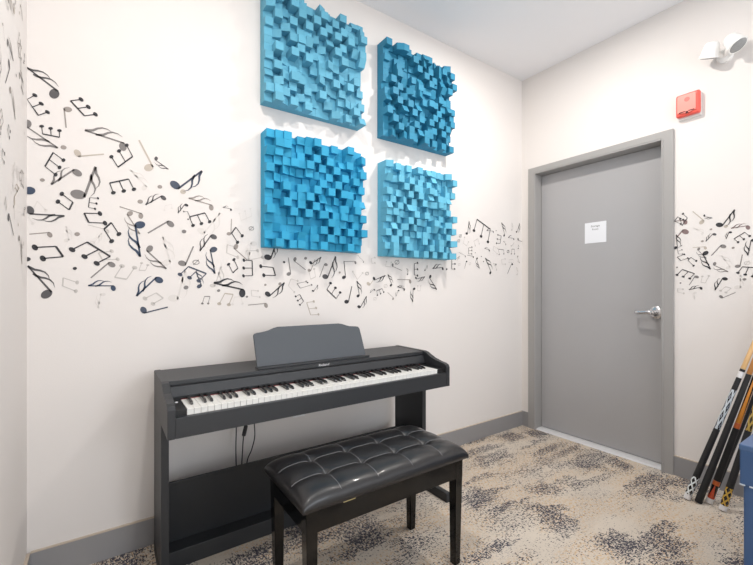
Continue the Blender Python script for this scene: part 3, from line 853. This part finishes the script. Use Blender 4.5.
# ---------------------------------------------------------------- fire alarm horn
al = empty('fire_alarm', (0, -1.178, 2.285), 'red fire alarm horn on the wall above the door frame', 'alarm')
bm = B(); box(bm, -.012, 0, -.058, .058, -.076, .066, .004); obj('back_box', bm, M_plastic, al)
bm = B(); box(bm, -.044, -.010, -.060, .060, -.066, .070, .014, 4); auto_smooth(obj('housing', bm, M_red, al))
bm = B(); prism(bm, [(-.036, .060), (-.044, .052), (-.044, -.046), (-.012, -.050), (0, -.058), (.012, -.050), (.050, -.046), (.050, .052), (.042, .060)], -.051, -.040, 'x', .002)
auto_smooth(obj('face_plate', bm, M_redface, al))
bm = B(); box(bm, -.0525, -.049, -.036, -.008, -.046, -.041); box(bm, -.0525, -.049, .008, .040, -.046, -.041); box(bm, -.0525, -.049, -.006, .006, -.056, -.044)
obj('sound_slot', bm, M_darkslot, al)
bm = B(); lathe(bm, [(0, .014), (.0015, .013)], (-.0505, 0, .028), (-1, 0, 0), 20); obj('emblem_disc', bm, M_red, al)

# ---------------------------------------------------------------- emergency light (two lamp heads)
em = empty('emergency_light', (0, -1.345, 2.505), 'white twin head emergency light high on the wall', 'light')
bm = B(); lathe(bm, [(0, .038), (.016, .038), (.022, .033), (.024, .02)], (0, 0, 0), (-1, 0, 0), 32); auto_smooth(obj('base', bm, M_plastic, em))
def lamp_head(c, d):
    c = Vector(c); d = Vector(d).normalized()
    bm = B(); lathe(bm, [(-.062, .012), (-.060, .024), (-.050, .034), (-.02, .040), (.012, .046), (.016, .048), (.020, .046)], c, d, 32)
    h = auto_smooth(obj('lamp_head', bm, M_plastic, em))
    bm = B(); lathe(bm, [(.0195, .041), (.0235, .036), (.0255, .02)], c, d, 32); auto_smooth(obj('lens', bm, M_lens, h))
    bm = B(); tube(bm, smooth_pts([(-.020, .0, .0), tuple(Vector((-.060, c.y*.35, .0))), tuple(c-d*.045)], 6), .011, 12); auto_smooth(obj('bracket', bm, M_plastic, em), 60)
lamp_head((-.080, .050, .012), (.33, .32, -.88))
lamp_head((-.090, -.066, .010), (-.12, -.54, -.82))

# ---------------------------------------------------------------- pool cues leaning on the wall
def cue(P0, P1, segs, label, L_=1.46, rb=.0165, rt=.0065, taper=True):
    P0 = Vector(P0); P1 = Vector(P1); d = (P1-P0).normalized()
    e = empty('pool_cue', P0, label, 'pool cue'); e.rotation_mode = 'QUATERNION'; e.rotation_quaternion = d.to_track_quat('Z', 'Y')
    def R(s): return rb+(rt-rb)*(s/L_)
    for nm, s0, s1, m, dr in segs:
        bm = B(); n = 6; lathe(bm, [(s0, R(s0)+dr-.0008), (s0+.0015, R(s0)+dr)]+[(s0+(s1-s0)*k/n, R(s0+(s1-s0)*k/n)+dr) for k in range(1, n)]+[(s1-.0008, R(s1)+dr)], (0, 0, 0), (0, 0, 1), 28)
        auto_smooth(obj(nm, bm, m, e), 50)
    return e
I1 = inlay_mat('inlay_white_black', (22, 22, 24), (226, 232, 234), (0, 22), .16)
I1b = inlay_mat('inlay_silver', (40, 42, 46), (200, 208, 214), (0, 9), .17, third=(150, 158, 170))
I3 = points_mat('inlay_red', (24, 20, 20), (196, 74, 40), .03, .10)
I3b = points_mat('inlay_orange', (34, 26, 20), (222, 142, 48), .46, .80)
I4 = inlay_mat('inlay_gold_black', (24, 22, 18), (196, 158, 66), (0, 22), .16)
I4b = inlay_mat('inlay_mustard', (52, 44, 26), (186, 156, 78), (0, 13), .20)
M_orange = mat('orange_ring', (205, 100, 44), .3, coat=.5)
def lean(x0, y0, dy, x1=-.014, L_=1.46):
    z = math.sqrt(L_**2-(x1-x0)**2-dy**2); return (x0, y0, .0), (x1, y0+dy, z)
def go(x0, y0, dy, *a, **k):
    p0, p1 = lean(x0, y0, dy); p0 = (p0[0], p0[1], .005); return cue(p0, p1, *a, **k)
go(-.295, -1.252, -.376, [('bumper', 0, .030, M_bumper, 0), ('butt_sleeve', .030, .135, I1, 0), ('grip_wrap', .135, .425, M_wrap, .0003), ('forearm', .425, .655, I1b, 0), ('neck', .655, .725, M_wrap, 0), ('collar', .725, .760, M_bumper, .0004), ('joint_ring', .760, .775, M_wrap, 0), ('shaft', .775, 1.44, M_maple, 0), ('tip', 1.44, 1.46, M_wrap, 0)],
   'pool cue with black and white inlaid butt, leftmost of the row leaning on the wall')
go(-.286, -1.301, -.343, [('grip_wrap', 0, .745, M_wrap, .0006), ('shaft', .745, 1.44, M_ochre, 0), ('tip', 1.44, 1.46, M_wrap, 0)],
   'plain black pool cue with brown wooden shaft, second from the left')
go(-.245, -1.336, -.323, [('bumper', 0, .028, M_bumper, 0), ('butt_sleeve', .028, .105, I3, 0), ('trim_ring', .105, .130, M_orange, .0003), ('grip_wrap', .130, .435, M_wrap, .0003), ('joint_ring', .435, .465, M_orange, .0003), ('forearm', .465, .82, I3b, 0), ('collar', .82, .84, M_bumper, .0003), ('shaft', .84, 1.44, M_maple, 0), ('tip', 1.44, 1.46, M_wrap, 0)],
   'pool cue with red and orange inlay between the plain black and the gold cue')
go(-.277, -1.401, -.275, [('bumper', 0, .028, M_bumper, 0), ('butt_sleeve', .028, .125, I4, 0), ('grip_wrap', .125, .44, M_wrap, .0003), ('forearm', .44, .76, I4b, 0), ('collar', .76, .78, M_bumper, .0003), ('shaft', .78, 1.44, M_maple, 0), ('tip', 1.44, 1.46, M_wrap, 0)],
   'pool cue with gold and black inlaid butt, nearest the blue box')
# a cue standing tip down behind the others
p0, p1 = lean(-.075, -1.322, -.378, x1=-.018)
cue((p0[0], p0[1], .003), p1, [('tip', 0, .012, M_silver, 0), ('ferrule', .012, .035, M_bumper, 0), ('shaft', .035, .70, M_wrap, 0), ('grip_wrap', .70, 1.46, M_wrap, 0)],
    'thin dark pool cue standing tip down behind the orange inlaid cue', rb=.0065, rt=.0150)

# ---------------------------------------------------------------- navy blue lidded box at the right edge
bx = empty('storage_box', (-.765, -1.945, 0), 'navy blue lidded box at the right edge beside the pool cues', 'box')
x0, x1, y0, y1 = -.345, .345, -.32, .29
bm = B(); box(bm, x0+.008, x1-.008, y0+.008, y1-.008, 0, .49, .006); obj('body', bm, M_blue, bx)
bm = B(); box(bm, x0, x1, y0, y1, .48, .615, .005); obj('lid', bm, M_blue, bx)
bm = B(); box(bm, x0-.002, x1+.002, y0-.002, y1+.002, .602, .622, .004); obj('lid_top', bm, M_bluetop, bx)
bm = B(); rr = random.Random(3)
y = y1
while y > y0:
    w = rr.uniform(.01, .03); box(bm, x0-.0012, x0+.001, y-w, y, .4795, .4795+rr.uniform(.002, .007)); y -= w+rr.uniform(0, .03)
obj('worn_edge', bm, M_worn, bx)

# ---------------------------------------------------------------- lights
def area(name, loc, size, power, color=(1, 1, 1), target=None, shape='DISK', size_y=None, spread=math.pi):
    l = bpy.data.lights.new(name, 'AREA'); l.shape = shape; l.size = size
    if size_y: l.size_y = size_y
    l.energy = power; l.color = color; l.spread = spread
    o = bpy.data.objects.new(name, l); C.objects.link(o); o.location = loc
    d = (Vector(target)-Vector(loc)) if target else Vector((0, 0, -1))
    o.rotation_euler = d.to_track_quat('-Z', 'Y').to_euler(); return o
area('downlight_lamp', (-2.55, -1.15, 2.93), .09, 18, (1, .95, .90))
area('downlight_lamp', (-.95, -.86, 2.93), .09, 21, (1, .95, .90))
area('daylight_lamp', (-1.0, -4.7, 1.9), .8, 22, (.84, .91, 1.0), (-2.2, 0, 1.0), 'RECTANGLE', .9)
area('window_lamp', (-2.0, -4.9, 1.3), 2.0, 34, (.84, .92, 1), (-1.9, 0, .9), 'RECTANGLE', 1.7)
area('room_fill', (-1.6, -3.7, 2.92), 2.6, 12, (.97, .98, 1), None, 'RECTANGLE', 2.2)  # unseen broad fill added under the rear ceiling, not a fixture
area('bounce_fill', (-1.6, -3.6, .5), 2.0, 14, (.95, .97, 1), (-1.6, -3.0, 3), 'RECTANGLE', 1.6)  # upward fill added behind the camera to brighten the ceiling
w = bpy.data.worlds.new('world'); bpy.context.scene.world = w; w.use_nodes = True
w.node_tree.nodes['Background'].inputs[0].default_value = (.9, .95, 1, 1); w.node_tree.nodes['Background'].inputs[1].default_value = .3

# ---------------------------------------------------------------- camera
cam = bpy.data.cameras.new('camera'); co = bpy.data.objects.new('camera', cam); C.objects.link(co)
co.location = (-2.942, -2.066, 1.1666); co.rotation_euler = (math.pi/2, 0, -.60358)
cam.sensor_width = 36; cam.lens = 392.42/753*36; cam.shift_y = (288.78-282.5)/753; cam.clip_start = .02
bpy.context.scene.camera = co
vs = bpy.context.scene.view_settings; vs.view_transform = 'Standard'; vs.look = 'None'; vs.exposure = .03
